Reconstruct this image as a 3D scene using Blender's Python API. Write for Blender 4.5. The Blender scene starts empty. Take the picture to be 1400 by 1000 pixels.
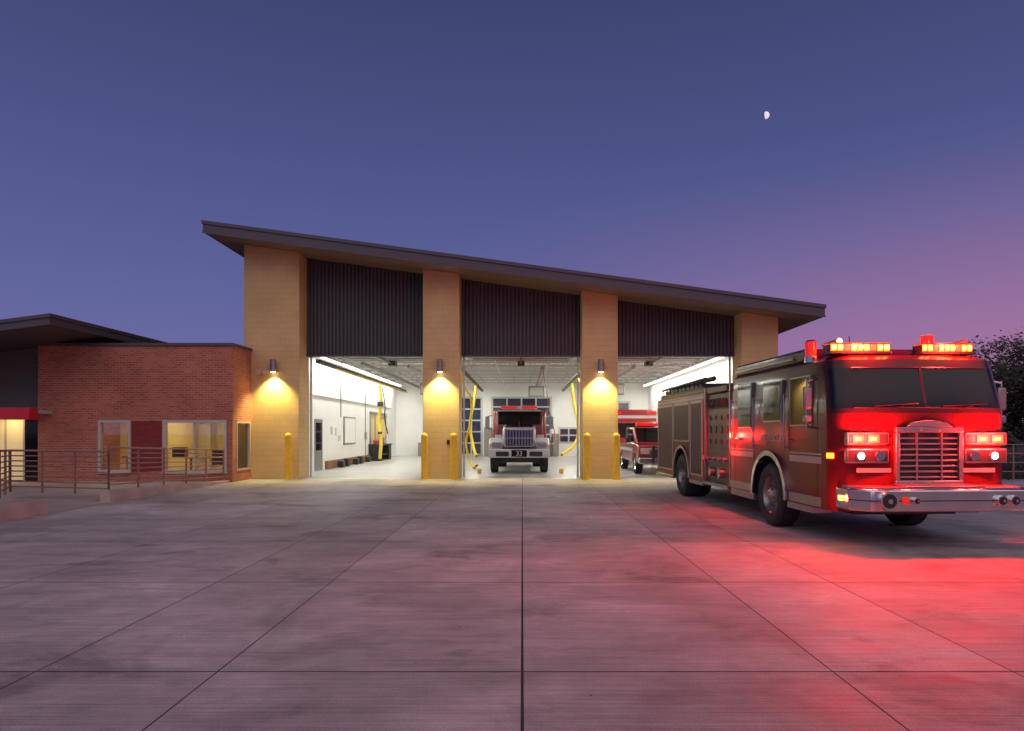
import bpy, bmesh, math, random
from mathutils import Vector, Matrix
random.seed(7)
S=bpy.context.scene
S.view_settings.view_transform='Standard'
try: S.view_settings.look='None'
except Exception: pass
S.view_settings.exposure=0
def lin(c):
    c=c/255.0
    return c/12.92 if c<=0.04045 else ((c+0.055)/1.055)**2.4
def rgb(r,g,b): return (lin(r),lin(g),lin(b),1)
# ------------------------------------------------------------ materials
def nn(nt,t,**k):
    n=nt.nodes.new(t)
    for a,b in k.items(): setattr(n,a,b)
    return n
def pm(name,col,rough=.5,metal=0,var=.12,scale=3.0,bump=0.0,bscale=60,emit=None,es=0,coat=0,stretch=None,spec=None):
    m=bpy.data.materials.new(name); m.use_nodes=True; nt=m.node_tree
    b=nt.nodes['Principled BSDF']; col=tuple(col[:3])
    tc=nn(nt,'ShaderNodeTexCoord'); mp=nn(nt,'ShaderNodeMapping')
    nt.links.new(tc.outputs['Object'],mp.inputs['Vector'])
    if stretch: mp.inputs['Scale'].default_value=stretch
    no=nn(nt,'ShaderNodeTexNoise'); no.inputs['Scale'].default_value=scale; no.inputs['Detail'].default_value=6
    nt.links.new(mp.outputs[0],no.inputs['Vector'])
    cr=nn(nt,'ShaderNodeValToRGB')
    cr.color_ramp.elements[0].position=.3; cr.color_ramp.elements[1].position=.7
    cr.color_ramp.elements[0].color=tuple(max(0,c*(1-var)) for c in col)+(1,)
    cr.color_ramp.elements[1].color=tuple(min(1,c*(1+var)) for c in col)+(1,)
    nt.links.new(no.outputs['Fac'],cr.inputs['Fac']); nt.links.new(cr.outputs[0],b.inputs['Base Color'])
    mr=nn(nt,'ShaderNodeMapRange'); mr.inputs['To Min'].default_value=max(.02,rough*.85); mr.inputs['To Max'].default_value=min(1,rough*1.15)
    nt.links.new(no.outputs['Fac'],mr.inputs['Value']); nt.links.new(mr.outputs[0],b.inputs['Roughness'])
    b.inputs['Metallic'].default_value=metal
    if coat: b.inputs['Coat Weight'].default_value=coat; b.inputs['Coat Roughness'].default_value=.06
    if spec is not None: b.inputs['Specular IOR Level'].default_value=spec
    if bump:
        n2=nn(nt,'ShaderNodeTexNoise'); n2.inputs['Scale'].default_value=bscale; n2.inputs['Detail'].default_value=5
        nt.links.new(mp.outputs[0],n2.inputs['Vector'])
        bp=nn(nt,'ShaderNodeBump'); bp.inputs['Strength'].default_value=bump; bp.inputs['Distance'].default_value=.01
        nt.links.new(n2.outputs['Fac'],bp.inputs['Height']); nt.links.new(bp.outputs[0],b.inputs['Normal'])
    if emit:
        b.inputs['Emission Color'].default_value=tuple(emit[:3])+(1,); b.inputs['Emission Strength'].default_value=es
    return m
def brickmat(name,c1,c2,mortar,bw,rh,ms,bump=.5,rough=.85,big=.15):
    m=bpy.data.materials.new(name); m.use_nodes=True; nt=m.node_tree; L=nt.links
    b=nt.nodes['Principled BSDF']; tc=nn(nt,'ShaderNodeTexCoord'); sp=nn(nt,'ShaderNodeSeparateXYZ'); L.new(tc.outputs['Object'],sp.inputs[0])
    ad=nn(nt,'ShaderNodeMath',operation='ADD'); L.new(sp.outputs[0],ad.inputs[0]); L.new(sp.outputs[1],ad.inputs[1])
    cb=nn(nt,'ShaderNodeCombineXYZ'); L.new(ad.outputs[0],cb.inputs[0]); L.new(sp.outputs[2],cb.inputs[1])
    br=nn(nt,'ShaderNodeTexBrick'); L.new(cb.outputs[0],br.inputs['Vector'])
    br.inputs['Color1'].default_value=tuple(c1[:3])+(1,); br.inputs['Color2'].default_value=tuple(c2[:3])+(1,); br.inputs['Mortar'].default_value=tuple(mortar[:3])+(1,)
    br.inputs['Scale'].default_value=1; br.inputs['Brick Width'].default_value=bw; br.inputs['Row Height'].default_value=rh
    br.inputs['Mortar Size'].default_value=ms; br.inputs['Mortar Smooth'].default_value=.2
    no=nn(nt,'ShaderNodeTexNoise'); no.inputs['Scale'].default_value=.9; no.inputs['Detail'].default_value=7; L.new(tc.outputs['Object'],no.inputs['Vector'])
    mr=nn(nt,'ShaderNodeMapRange'); mr.inputs['From Min'].default_value=.3; mr.inputs['From Max'].default_value=.7; mr.inputs['To Min'].default_value=1-big; mr.inputs['To Max'].default_value=1+big
    L.new(no.outputs['Fac'],mr.inputs['Value'])
    vm=nn(nt,'ShaderNodeVectorMath',operation='SCALE'); L.new(br.outputs['Color'],vm.inputs[0]); L.new(mr.outputs[0],vm.inputs['Scale'])
    L.new(vm.outputs[0],b.inputs['Base Color']); b.inputs['Roughness'].default_value=rough
    n2=nn(nt,'ShaderNodeTexNoise'); n2.inputs['Scale'].default_value=70; L.new(tc.outputs['Object'],n2.inputs['Vector'])
    mm=nn(nt,'ShaderNodeMath',operation='MULTIPLY_ADD'); L.new(br.outputs['Fac'],mm.inputs[0]); mm.inputs[1].default_value=-1.2; L.new(n2.outputs['Fac'],mm.inputs[2])
    bp=nn(nt,'ShaderNodeBump'); bp.inputs['Strength'].default_value=bump; bp.inputs['Distance'].default_value=.008
    L.new(mm.outputs[0],bp.inputs['Height']); L.new(bp.outputs[0],b.inputs['Normal'])
    return m
def glassmat(name,tint=(.9,.95,.95),refl=.12):
    m=bpy.data.materials.new(name); m.use_nodes=True; nt=m.node_tree; L=nt.links
    nt.nodes.remove(nt.nodes['Principled BSDF']); o=nt.nodes['Material Output']
    t=nn(nt,'ShaderNodeBsdfTransparent'); t.inputs[0].default_value=tuple(tint)+(1,)
    g=nn(nt,'ShaderNodeBsdfGlossy'); g.inputs['Roughness'].default_value=.03
    f=nn(nt,'ShaderNodeLayerWeight'); f.inputs['Blend'].default_value=.25
    ma=nn(nt,'ShaderNodeMath',operation='MULTIPLY_ADD'); L.new(f.outputs['Fresnel'],ma.inputs[0]); ma.inputs[1].default_value=.8; ma.inputs[2].default_value=refl
    mx=nn(nt,'ShaderNodeMixShader'); L.new(ma.outputs[0],mx.inputs[0]); L.new(t.outputs[0],mx.inputs[1]); L.new(g.outputs[0],mx.inputs[2]); L.new(mx.outputs[0],o.inputs[0])
    return m

M={}
M['cmu']=brickmat('painted_block',(.61,.43,.19),(.64,.45,.20),(.53,.37,.165),.4,.2,.008,bump=.25,big=.10)
M['brick']=brickmat('red_brick',(.36,.082,.042),(.52,.145,.072),(.40,.23,.17),.21,.075,.013,big=.14)
M['dbrick']=brickmat('dark_red_brick',(.24,.02,.018),(.30,.03,.025),(.13,.03,.03),.21,.075,.012,big=.1)
M['panel']=pm('ribbed_metal_panel',(.082,.076,.080),.5,.2,var=.08,scale=.7)
M['fascia']=pm('roof_fascia',(.092,.082,.095),.5,.2,var=.06,scale=.8)
M['white']=pm('white_paint',(.80,.80,.78),.6,var=.03,scale=1)
M['steelw']=pm('white_steel',(.52,.52,.50),.5,var=.06,scale=2)
M['floor']=pm('sealed_floor',(.42,.41,.38),.3,var=.18,scale=.8,bump=.05)
M['yellow']=pm('safety_yellow',(.82,.50,.025),.5,var=.12,scale=6,bump=.1)
M['hose']=pm('yellow_hose',(.75,.55,.03),.6,var=.1,scale=20,bump=.2)
M['black']=pm('black_plastic',(.018,.018,.02),.45,var=.2)
M['rubber']=pm('tyre_rubber',(.022,.022,.023),.75,var=.25,scale=14,bump=.3)
M['chrome']=pm('polished_metal',(.60,.60,.61),.16,1,var=.1,scale=4)
M['alum']=pm('brushed_aluminium',(.32,.31,.30),.38,.9,var=.15,scale=5,stretch=(1,1,12))
M['engine_red']=pm('fire_engine_red',(.15,.004,.005),.34,0,var=.12,scale=1.3,coat=.12,spec=.22)
M['cab_black']=pm('cab_upper_paint',(.045,.003,.004),.30,0,var=.06,coat=.2,spec=.3)
M['red2']=pm('vehicle_red',(.34,.012,.012),.3,0,var=.06,coat=1)
M['maroon']=pm('hood_maroon',(.16,.012,.014),.3,0,var=.08,coat=1)
M['vwhite']=pm('vehicle_white',(.56,.56,.55),.35,var=.06,coat=.5)
M['stripe']=pm('reflective_stripe',(.40,.34,.29),.4,var=.1,spec=.3)
M['dglass']=pm('tinted_glass',(.006,.006,.009),.05,0,var=.3,scale=2,spec=.38)
M['conc']=pm('curb_concrete',(.46,.34,.29),.8,var=.18,scale=2.2,bump=.3)
M['walk']=pm('walkway_concrete',(.44,.36,.31),.75,var=.15,scale=1.2,bump=.2)
M['rail']=pm('rail_steel',(.32,.16,.13),.45,.3,var=.15)
M['frame']=pm('window_frame',(.55,.50,.42),.4,.2,var=.05)
M['siding']=pm('grey_siding',(.11,.10,.085),.6,var=.12,stretch=(.6,.6,9),scale=3,bump=.2)
M['awn']=pm('red_canopy',(.60,.01,.02),.4,var=.06,coat=.3)
M['room']=pm('room_wall',(.70,.54,.24),.8,var=.05)
M['wood']=pm('wood_furniture',(.22,.10,.04),.5,var=.2,stretch=(1,1,8))
M['glass']=glassmat('window_glass')
def em(name,c,s): return pm(name,c,.4,var=.02,emit=c,es=s)
M['tube']=em('lamp_tube',(1,.98,.92),5)
M['ered']=em('red_flasher',(1,.030,.008),9)
M['eredc']=em('flasher_core',(1,.30,.04),9)
M['eamb']=em('amber_flasher',(1,.16,.008),6)
M['ehead']=em('headlight',(1,.80,.62),9)
M['rlens']=pm('red_lens',(.5,.01,.01),.15,var=.05,emit=(1,.03,.01),es=.5)
M['lampy']=em('sconce_lens',(1,.85,.45),14)
M['ambcore']=em('amber_core',(1,.55,.12),7)
M['dkslat']=pm('shutter_slats',(.085,.050,.048),.5,0,var=.2,scale=3,spec=.18)
M['dkpanel']=pm('pump_panel_steel',(.045,.04,.038),.4,.4,var=.2)

# ------------------------------------------------------------ helpers
def empty(name,loc=(0,0,0),rz=0):
    e=bpy.data.objects.new(name,None); e.location=loc; e.rotation_euler=(0,0,rz); S.collection.objects.link(e); e.empty_display_size=.2; return e
def finish(name,bm,mats,parent=None,smooth=False,bevel=0,seg=2):
    me=bpy.data.meshes.new(name); bmesh.ops.recalc_face_normals(bm,faces=bm.faces[:]); bm.to_mesh(me); bm.free()
    if not isinstance(mats,(list,tuple)): mats=[mats]
    for m in mats: me.materials.append(M[m] if isinstance(m,str) else m)
    ob=bpy.data.objects.new(name,me); S.collection.objects.link(ob)
    if parent: ob.parent=parent
    if smooth:
        for p in me.polygons: p.use_smooth=True
        me.set_sharp_from_angle(angle=math.radians(35))
    if bevel:
        b=ob.modifiers.new('b','BEVEL'); b.width=bevel; b.segments=seg; b.limit_method='ANGLE'
    return ob
def addbox(bm,b,mi=0):
    x0,x1,y0,y1,z0,z1=b
    v=[bm.verts.new(p) for p in [(x0,y0,z0),(x1,y0,z0),(x1,y1,z0),(x0,y1,z0),(x0,y0,z1),(x1,y0,z1),(x1,y1,z1),(x0,y1,z1)]]
    for f in [(0,3,2,1),(4,5,6,7),(0,1,5,4),(1,2,6,5),(2,3,7,6),(3,0,4,7)]:
        fc=bm.faces.new([v[i] for i in f]); fc.material_index=mi
def boxes(name,mat,lst,parent=None,bevel=0):
    bm=bmesh.new()
    for b in lst: addbox(bm,b)
    return finish(name,bm,mat,parent,bevel=bevel,smooth=bevel>0)
def prism(name,mat,pts,axis,a,b,parent=None,bevel=0,smooth=False):
    bm=bmesh.new()
    def P(p,t):
        if axis=='y': return (p[0],t,p[1])
        if axis=='x': return (t,p[0],p[1])
        return (p[0],p[1],t)
    v0=[bm.verts.new(P(p,a)) for p in pts]; v1=[bm.verts.new(P(p,b)) for p in pts]
    bm.faces.new(v0); bm.faces.new(list(reversed(v1))); n=len(pts)
    for i in range(n): bm.faces.new([v0[i],v1[i],v1[(i+1)%n],v0[(i+1)%n]])
    return finish(name,bm,mat,parent,bevel=bevel,smooth=smooth or bevel>0)
def addcyl(bm,p0,p1,r0,r1=None,seg=16,mi=0):
    if r1 is None: r1=r0
    p0=Vector(p0); p1=Vector(p1); d=(p1-p0).normalized()
    u=d.orthogonal().normalized(); w=d.cross(u)
    A=[];B=[]
    for i in range(seg):
        t=2*math.pi*i/seg; q=u*math.cos(t)+w*math.sin(t)
        A.append(bm.verts.new(p0+q*r0)); B.append(bm.verts.new(p1+q*r1))
    fs=[bm.faces.new(A),bm.faces.new(list(reversed(B)))]
    for i in range(seg): fs.append(bm.faces.new([A[i],B[i],B[(i+1)%seg],A[(i+1)%seg]]))
    for f in fs: f.material_index=mi
def cyls(name,mat,lst,parent=None,seg=16):
    bm=bmesh.new()
    for c in lst: addcyl(bm,c[0],c[1],c[2],c[3] if len(c)>3 else None,seg)
    return finish(name,bm,mat,parent,smooth=True)
def lathe(name,mats,prof,c,parent=None,seg=48,side=1):
    bm=bmesh.new(); rings=[]
    for p in prof:
        rings.append([bm.verts.new((c[0]+p[0]*side,c[1]+p[1]*math.cos(2*math.pi*i/seg),c[2]+p[1]*math.sin(2*math.pi*i/seg))) for i in range(seg)])
    for k in range(len(prof)-1):
        for i in range(seg):
            f=bm.faces.new([rings[k][i],rings[k+1][i],rings[k+1][(i+1)%seg],rings[k][(i+1)%seg]]); f.material_index=prof[k][2]
    bm.faces.new(rings[0]); f=bm.faces.new(rings[-1]); f.material_index=prof[-1][2]
    return finish(name,bm,mats,parent,smooth=True)
def wheel(name,c,R,w,parent,side=-1,rim='chrome'):
    s=side
    prof=[(-w,R*.55,0),(-w,R*.93,0),(-w*.9,R,0),(-w*.1,R,0),(0,R*.93,0),(.012,R*.8,0),(0,R*.60,0),(-.01,R*.58,1),(-.05,R*.54,1),(-.11,R*.50,1),(-.12,R*.30,1),(-.05,R*.27,1),(-.02,R*.20,1),(.01,R*.16,1),(.02,R*.08,1)]
    o=lathe(name,['rubber',rim],prof,c,parent,side=s)
    bm=bmesh.new()
    for i in range(10):
        t=2*math.pi*i/10; y=c[1]+R*.40*math.cos(t); z=c[2]+R*.40*math.sin(t)
        addcyl(bm,(c[0]-s*.125,y,z),(c[0]-s*.112,y,z),R*.052,seg=10)
    finish(name+'_holes',bm,'black',parent,smooth=True)
    bm=bmesh.new()
    for i in range(10):
        t=2*math.pi*(i+.5)/10; y=c[1]+R*.235*math.cos(t); z=c[2]+R*.235*math.sin(t)
        addcyl(bm,(c[0]-s*.05,y,z),(c[0]-s*.0,y,z),R*.024,seg=8)
    finish(name+'_nuts',bm,rim,parent,smooth=True)
    bm=bmesh.new()
    for i in range(44):
        t=2*math.pi*i/44; y=math.cos(t); z=math.sin(t); a=R*1.001; 
        addcyl(bm,(c[0]-s*w*.08,c[1]+a*y,c[2]+a*z),(c[0]-s*w*.32,c[1]+a*math.cos(t+.03),c[2]+a*math.sin(t+.03)),.010,seg=6)
    finish(name+'_tread',bm,'rubber',parent)
    return o
def tube(name,mat,pts,r,parent=None,res=3):
    cu=bpy.data.curves.new(name,'CURVE'); cu.dimensions='3D'; sp=cu.splines.new('BEZIER'); sp.bezier_points.add(len(pts)-1)
    for b,p in zip(sp.bezier_points,pts): b.co=p; b.handle_left_type=b.handle_right_type='AUTO'
    cu.bevel_depth=r; cu.bevel_resolution=res; cu.materials.append(M[mat]); cu.resolution_u=12
    o=bpy.data.objects.new(name,cu); S.collection.objects.link(o)
    if parent: o.parent=parent
    return o
def text(name,body,size,loc,rot,mat,parent):
    cu=bpy.data.curves.new(name,'FONT'); cu.body=body; cu.size=size; cu.align_x='CENTER'; cu.extrude=.002; cu.materials.append(M[mat])
    o=bpy.data.objects.new(name,cu); o.location=loc; o.rotation_euler=rot; S.collection.objects.link(o); o.parent=parent
def light(name,typ,loc,energy,col,parent=None,size=.05,rot=(0,0,0),**k):
    l=bpy.data.lights.new(name,typ); l.energy=energy; l.color=col
    if typ in('POINT','SPOT'): l.shadow_soft_size=size
    else: l.size=size
    for a,b in k.items(): setattr(l,a,b)
    o=bpy.data.objects.new(name,l); o.location=loc; o.rotation_euler=rot; S.collection.objects.link(o)
    if parent: o.parent=parent
    return o

# ------------------------------------------------------------ ground
M['dirt']=pm('dry_ground',(.07,.06,.045),.95,var=.4,scale=.3,bump=.4,bscale=6)
bm=bmesh.new()
v=[bm.verts.new(p) for p in [(-900,-300,-.02),(900,-300,-.02),(900,1500,-.02),(-900,1500,-.02)]]; bm.faces.new(v)
finish('ground',bm,'dirt')
def slabmat():
    m=bpy.data.materials.new('broom_concrete'); m.use_nodes=True; nt=m.node_tree; L=nt.links; b=nt.nodes['Principled BSDF']
    tc=nn(nt,'ShaderNodeTexCoord')
    def noise(sc,scale,det=6,rough=.55,dist=0):
        mp=nn(nt,'ShaderNodeMapping'); mp.inputs['Scale'].default_value=sc; L.new(tc.outputs['Object'],mp.inputs[0])
        n=nn(nt,'ShaderNodeTexNoise'); n.inputs['Scale'].default_value=scale; n.inputs['Detail'].default_value=det; n.inputs['Roughness'].default_value=rough; n.inputs['Distortion'].default_value=dist; L.new(mp.outputs[0],n.inputs['Vector']); return n.outputs['Fac']
    def mrange(s,a,b_,c,d):
        r=nn(nt,'ShaderNodeMapRange'); L.new(s,r.inputs[0]); r.inputs[1].default_value=a;r.inputs[2].default_value=b_;r.inputs[3].default_value=c;r.inputs[4].default_value=d; return r.outputs[0]
    def mul(a,c):
        q=nn(nt,'ShaderNodeMath',operation='MULTIPLY'); L.new(a,q.inputs[0]); L.new(c,q.inputs[1]); return q.outputs[0]
    big=noise((1,1,1),.45,5); mid=noise((.7,1.4,1),1.3,9,.65,.3); st=noise((.40,20,1),1.6,5,.65); st2=noise((1.0,75,1),1.0,3,.7); fine=noise((1,1,1),70,3); blot=noise((1,1,1),3.2,8,.7,.6)
    geo=nn(nt,'ShaderNodeNewGeometry')
    f=mrange(big,.35,.65,.76,1.14)
    f=mul(f,mrange(mid,.35,.65,.82,1.14)); f=mul(f,mrange(st,.3,.7,.80,1.17)); f=mul(f,mrange(st2,.3,.7,.82,1.16)); f=mul(f,mrange(fine,.3,.7,.86,1.14)); f=mul(f,mrange(blot,.35,.65,.91,1.09))
    f=mul(f,mrange(geo.outputs['Random Per Island'],0,1,.85,1.09))
    sn=noise((.7,1,1),.75,9,.62,.4); f=mul(f,mrange(sn,.55,.63,1.0,.66))
    sn2=noise((1,.25,1),1.1,6,.6,.2); f=mul(f,mrange(sn2,.58,.68,1.0,.80))
    vo=nn(nt,'ShaderNodeTexVoronoi'); vo.inputs['Scale'].default_value=2.6; vo.inputs['Randomness'].default_value=1; L.new(tc.outputs['Object'],vo.inputs['Vector'])
    f=mul(f,mrange(vo.outputs['Distance'],.022,.04,.40,1))
    sc=nn(nt,'ShaderNodeVectorMath',operation='SCALE'); sc.inputs[0].default_value=(.51,.448,.41); L.new(f,sc.inputs['Scale']); L.new(sc.outputs[0],b.inputs['Base Color'])
    L.new(mrange(mid,.3,.7,.50,.75),b.inputs['Roughness'])
    b.inputs['Specular IOR Level'].default_value=.35
    ad=nn(nt,'ShaderNodeMath',operation='ADD'); L.new(st2,ad.inputs[0]); L.new(fine,ad.inputs[1])
    bp=nn(nt,'ShaderNodeBump'); bp.inputs['Strength'].default_value=.5; bp.inputs['Distance'].default_value=.006; L.new(ad.outputs[0],bp.inputs['Height']); L.new(bp.outputs[0],b.inputs['Normal'])
    return m
M['slab']=slabmat()
M['joint']=pm('joint_sealant',(.055,.046,.042),.8,var=.3,scale=8)
apron=empty('concrete_apron')
boxes('joint_base','joint',[(-9.42,17.5,-12,23.5,-.015,-.005)],apron)
xs=[-9.42,-7.6,-5.45,-3.32,-2.08,0.0,2.12,3.35,5.5,7.65,9.9,12.4,14.9,17.5]
ys=[-12,-8,-4.6,-1.1,1.9,4.66,7.42,10.15,12.8,15.4,18.0,20.7,23.5]
bm=bmesh.new()
for i in range(len(xs)-1):
    for j in range(len(ys)-1):
        w0=.009 if abs(xs[i])<.01 else .005; w1=.009 if abs(xs[i+1])<.01 else .005
        q=[(xs[i]+w0,ys[j]+.007),(xs[i+1]-w1,ys[j]+.007),(xs[i+1]-w1,ys[j+1]-.007),(xs[i]+w0,ys[j+1]-.007)]
        bm.faces.new([bm.verts.new((a,b,0)) for a,b in q])
finish('slabs',bm,'slab',apron)
boxes('walkway','walk',[(-30,-9.66,9,22.0,-.01,.03),(-9.66,-9.43,13.56,15.6,-.01,.03)])
prism('low_concrete_wall','conc',[(15.6,-.01),(22.0,-.01),(22.0,.06),(15.6,.30)],'x',-9.66,-9.42,bevel=.012)
prism('low_concrete_wall.001','conc',[(4.0,-.01),(13.55,-.01),(13.55,.29),(4,.34)],'x',-9.80,-9.42,bevel=.012)

# ------------------------------------------------------------ fire station
FS=empty('fire_station')
zs=lambda x: 6.78-.1357*x
def pier(x0,x1,nm):
    prism(nm,'cmu',[(x0,-.01),(x1,-.01),(x1,zs(x1)-.002),(x0,zs(x0)-.002)],'y',23.55,24.62,FS,bevel=.012)
P=[(-9.6,-7.70),(-3.43,-2.17),(2.07,3.30),(7.57,8.83)]
for i,p in enumerate(P): pier(p[0],p[1],'pier_%d'%(i+1))
B=[(-7.70,-3.43),(-2.17,2.07),(3.30,7.57)]
HD=4.36
for i,(a,b) in enumerate(B):
    a2,b2=a+.002,b-.002
    prism('head_wall_%d'%(i+1),'panel',[(a2,HD),(b2,HD),(b2,zs(b)-.01),(a2,zs(a)-.01)],'y',24.42,24.60,FS)
    bm=bmesh.new(); n=int((b-a)/.133); st=(b-a)/n
    for k in range(n):
        x=a+k*st; pr=[(x+.004,24.415),(x+.03,24.37),(x+st-.045,24.37),(x+st-.02,24.415)]
        lo=[bm.verts.new((px,py,HD)) for px,py in pr]; hi=[bm.verts.new((px,py,zs(px)-.01)) for px,py in pr]
        for q in range(3): bm.faces.new([lo[q],lo[q+1],hi[q+1],hi[q]])
        bm.faces.new(lo)
    finish('ribbed_panel_%d'%(i+1),bm,'panel',FS)
    boxes('door_head_trim_%d'%(i+1),'fascia',[(a2,b2,24.34,24.62,HD-.05,HD-.002)],FS)
    boxes('door_tracks_%d'%(i+1),'steelw',[(a+.03,a+.09,24.66,24.76,0,4.5),(b-.09,b-.03,24.66,24.76,0,4.5),(a+.03,a+.09,24.8,29.2,4.52,4.60),(b-.09,b-.03,24.8,29.2,4.52,4.60),(a+.2,b-.2,25.0,25.06,4.42,4.5)],FS)
    L_=[]
    for k in range(6): L_.append((a+.1,b-.1,25.2+k*.66,25.2+k*.66+.64,4.64,4.69))
    boxes('raised_door_%d'%(i+1),'steelw',L_,FS,bevel=.01)
    L_=[]
    for k in range(6): L_.append((a+.15,b-.15,25.25+k*.66,25.30+k*.66,4.60,4.635))
    boxes('raised_door_struts_%d'%(i+1),'alum',L_,FS)
    cyls('door_spring_%d'%(i+1),'black',[((a+.3,24.95,4.6),((a+b)/2-.2,24.95,4.6),.06),(((a+b)/2+.2,24.95,4.6),(b-.3,24.95,4.6),.06)],FS)
    boxes('door_operator_%d'%(i+1),'black',[((a+b)/2-.15,(a+b)/2+.15,29.1,29.6,4.45,4.65),((a+b)/2-.04,(a+b)/2+.04,25,29.1,4.50,4.56)],FS)
    cyls('hangers_%d'%(i+1),'alum',[((a+.06,29.1,4.6),(a+.06,29.1,5.5),.02),((b-.06,29.1,4.6),(b-.06,29.1,5.5),.02),((a+.06,29.2,4.55),(a+.5,29.2,5.5),.015)],FS,6)
YB=46
def wallp(nm,mat,x0,x1,y0,y1,parent=FS):
    prism(nm,mat,[(x0,-.01),(x1,-.01),(x1,zs(x1)-.005),(x0,zs(x0)-.005)],'y',y0,y1,parent)
wallp('side_wall_left','cmu',-9.6,-8.7,24.62,YB+.4)
wallp('side_wall_right','cmu',8.70,8.83,24.62,YB+.4)
wallp('rear_wall','cmu',-8.7,8.7,YB+.2,YB+.4)
boxes('inner_lining','white',[(-8.69,-8.5,24.63,YB,0,5.48),(8.5,8.69,24.63,YB,0,5.48),(-8.5,8.5,YB,YB+.19,0,5.48),(-8.5,-7.72,24.63,24.75,0,5.48),(-3.41,-2.19,24.63,24.66,0,5.4),(2.09,3.28,24.63,24.66,0,5.4),(7.59,8.5,24.63,24.66,0,5.4),(-8.5,8.5,24.76,24.8,4.7,5.48)],FS)
boxes('ceiling','white',[(-8.69,8.69,24.63,YB+.19,5.5,5.56)],FS)
boxes('bay_floor','floor',[(-8.6,8.6,23.51,YB+.1,-.02,.0)],FS)
bm=bmesh.new()
y=27.0
while y<YB:
    addbox(bm,(-8.48,8.48,y-.05,y+.05,5.28,5.36)); addbox(bm,(-8.48,8.48,y-.05,y+.05,4.78,4.86))
    n=34
    for k in range(n):
        x0=-8.48+k*16.96/n; x1=x0+16.96/n
        za,zb=(4.86,5.30) if k%2==0 else (5.30,4.86)
        addcyl(bm,(x0,y,za),(x1,y,zb),.022,seg=6)
    y+=2.2
for x in (-6.5,-4.2,-1.2,1.2,4.2,6.5): addcyl(bm,(x,25,4.74),(x,YB,4.74),.035,seg=8)
finish('bar_joists',bm,'steelw',FS)
cyls('heater_pipes','alum',[((-6.9,29.5,4.58),(-6.9,YB,4.58),.09),((4.9,30,4.5),(4.9,YB,4.5),.1),((-5,30,4.5),(-5,YB,4.5),.07),((.9,30,4.45),(.9,YB,4.45),.09)],FS)
boxes('unit_heaters','alum',[(-6.3,-5.4,42,42.6,3.9,4.6),(.4,1.4,43,43.6,3.8,4.5),(5.4,6.3,42,42.6,3.9,4.6)],FS,bevel=.03)
boxes('unit_heater_grilles','steelw',[(-6.2,-5.5,41.97,41.99,4.0,4.5),(.5,1.3,42.97,42.99,3.9,4.4),(5.5,6.2,41.97,41.99,4.0,4.5)],FS)
for i,x in enumerate((-8.05,-2.95,2.95,8.05)):
    bx=[];by=[]
    yy=25.6
    while yy<44.5:
        bx.append((x-.055,x+.055,yy,yy+2.35,4.60,4.66)); by.append((x-.09,x+.09,yy-.03,yy+2.38,4.664,4.72)); yy+=2.44
    boxes('strip_light_tubes_%d'%(i+1),'tube',bx,FS); boxes('strip_light_housing_%d'%(i+1),'white',by,FS)
    light('strip_light_lamp_%d'%(i+1),'AREA',(x,35,4.585),470,(1,.98,.88),FS,shape='RECTANGLE',size=.12,size_y=19)
boxes('exhaust_rail','black',[(-7.62,-7.48,25.2,44,4.16,4.3),(-2.62,-2.5,26,44,4.2,4.32),(2.55,2.67,26,44,4.2,4.32)],FS)
cyls('rail_trim','hose',[((-7.42,27.2,4.15),(-7.42,44,4.15),.035)],FS)
tube('exhaust_hose_1','hose',[(-7.55,36,4.1),(-7.45,36,3.3),(-7.6,36.2,2.2),(-7.45,36,1.3),(-7.5,36,.2)],.085,FS)
tube('exhaust_hose_2','hose',[(-2.56,28.5,4.2),(-2.45,28.8,3.6),(-2.2,29.5,3.0),(-2.3,30,2.0),(-2.5,30.5,1.0),(-2.3,30.5,.25),(-1.9,28.8,.2)],.05,FS)
tube('exhaust_hose_3','hose',[(-2.56,38,4.2),(-2.7,38,3.2),(-2.9,38,2),(-2.75,38,.9),(-2.5,37,.3)],.08,FS)
tube('exhaust_hose_4','hose',[(2.6,36,4.2),(2.75,36,3.0),(2.9,35.5,1.9),(2.6,34,1.0),(1.9,33,.5)],.08,FS)
tube('exhaust_hose_5','hose',[(2.6,33,4.2),(3.4,33,3.6),(4.0,33.5,3.3),(4.6,34,3.3)],.08,FS)
tube('air_line','black',[(-7.45,36.3,4.0),(-7.3,36.3,3.0),(-7.35,36.5,2.3),(-7.2,36.6,1.5)],.03,FS)
tube('electric_cable','red2',[(.9,30,4.4),(1.15,29,2.6),(1.3,27.8,1.2),(1.0,27.2,1.1)],.018,FS)
boxes('hose_nozzle','black',[(-7.62,-7.34,35.85,36.15,2.95,3.2),(-7.6,-7.4,35.9,36.1,1.5,1.62)],FS,bevel=.02)
boxes('side_door','dglass',[(-8.479,-8.47,28.05,28.85,.85,2.0)],FS)
boxes('side_door_leaf','alum',[(-8.5,-8.48,27.9,29.0,0,2.15)],FS)
boxes('notice_board','alum',[(-8.5,-8.44,32.4,34.6,1.0,2.35)],FS,bevel=.01)
boxes('notice_board_face','white',[(-8.439,-8.43,32.5,34.5,1.08,2.27)],FS)
boxes('wall_papers','frame',[(-8.5,-8.48,30.3,30.55,1.5,1.85),(-8.5,-8.48,31.0,31.2,1.45,1.8),(-8.5,-8.48,31.5,31.9,1.2,1.45)],FS)
boxes('inner_window_glow','room',[(-8.499,-8.49,38.2,40.4,1.0,2.6),(-8.499,-8.49,40.8,42.4,.1,2.5)],FS)
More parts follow.
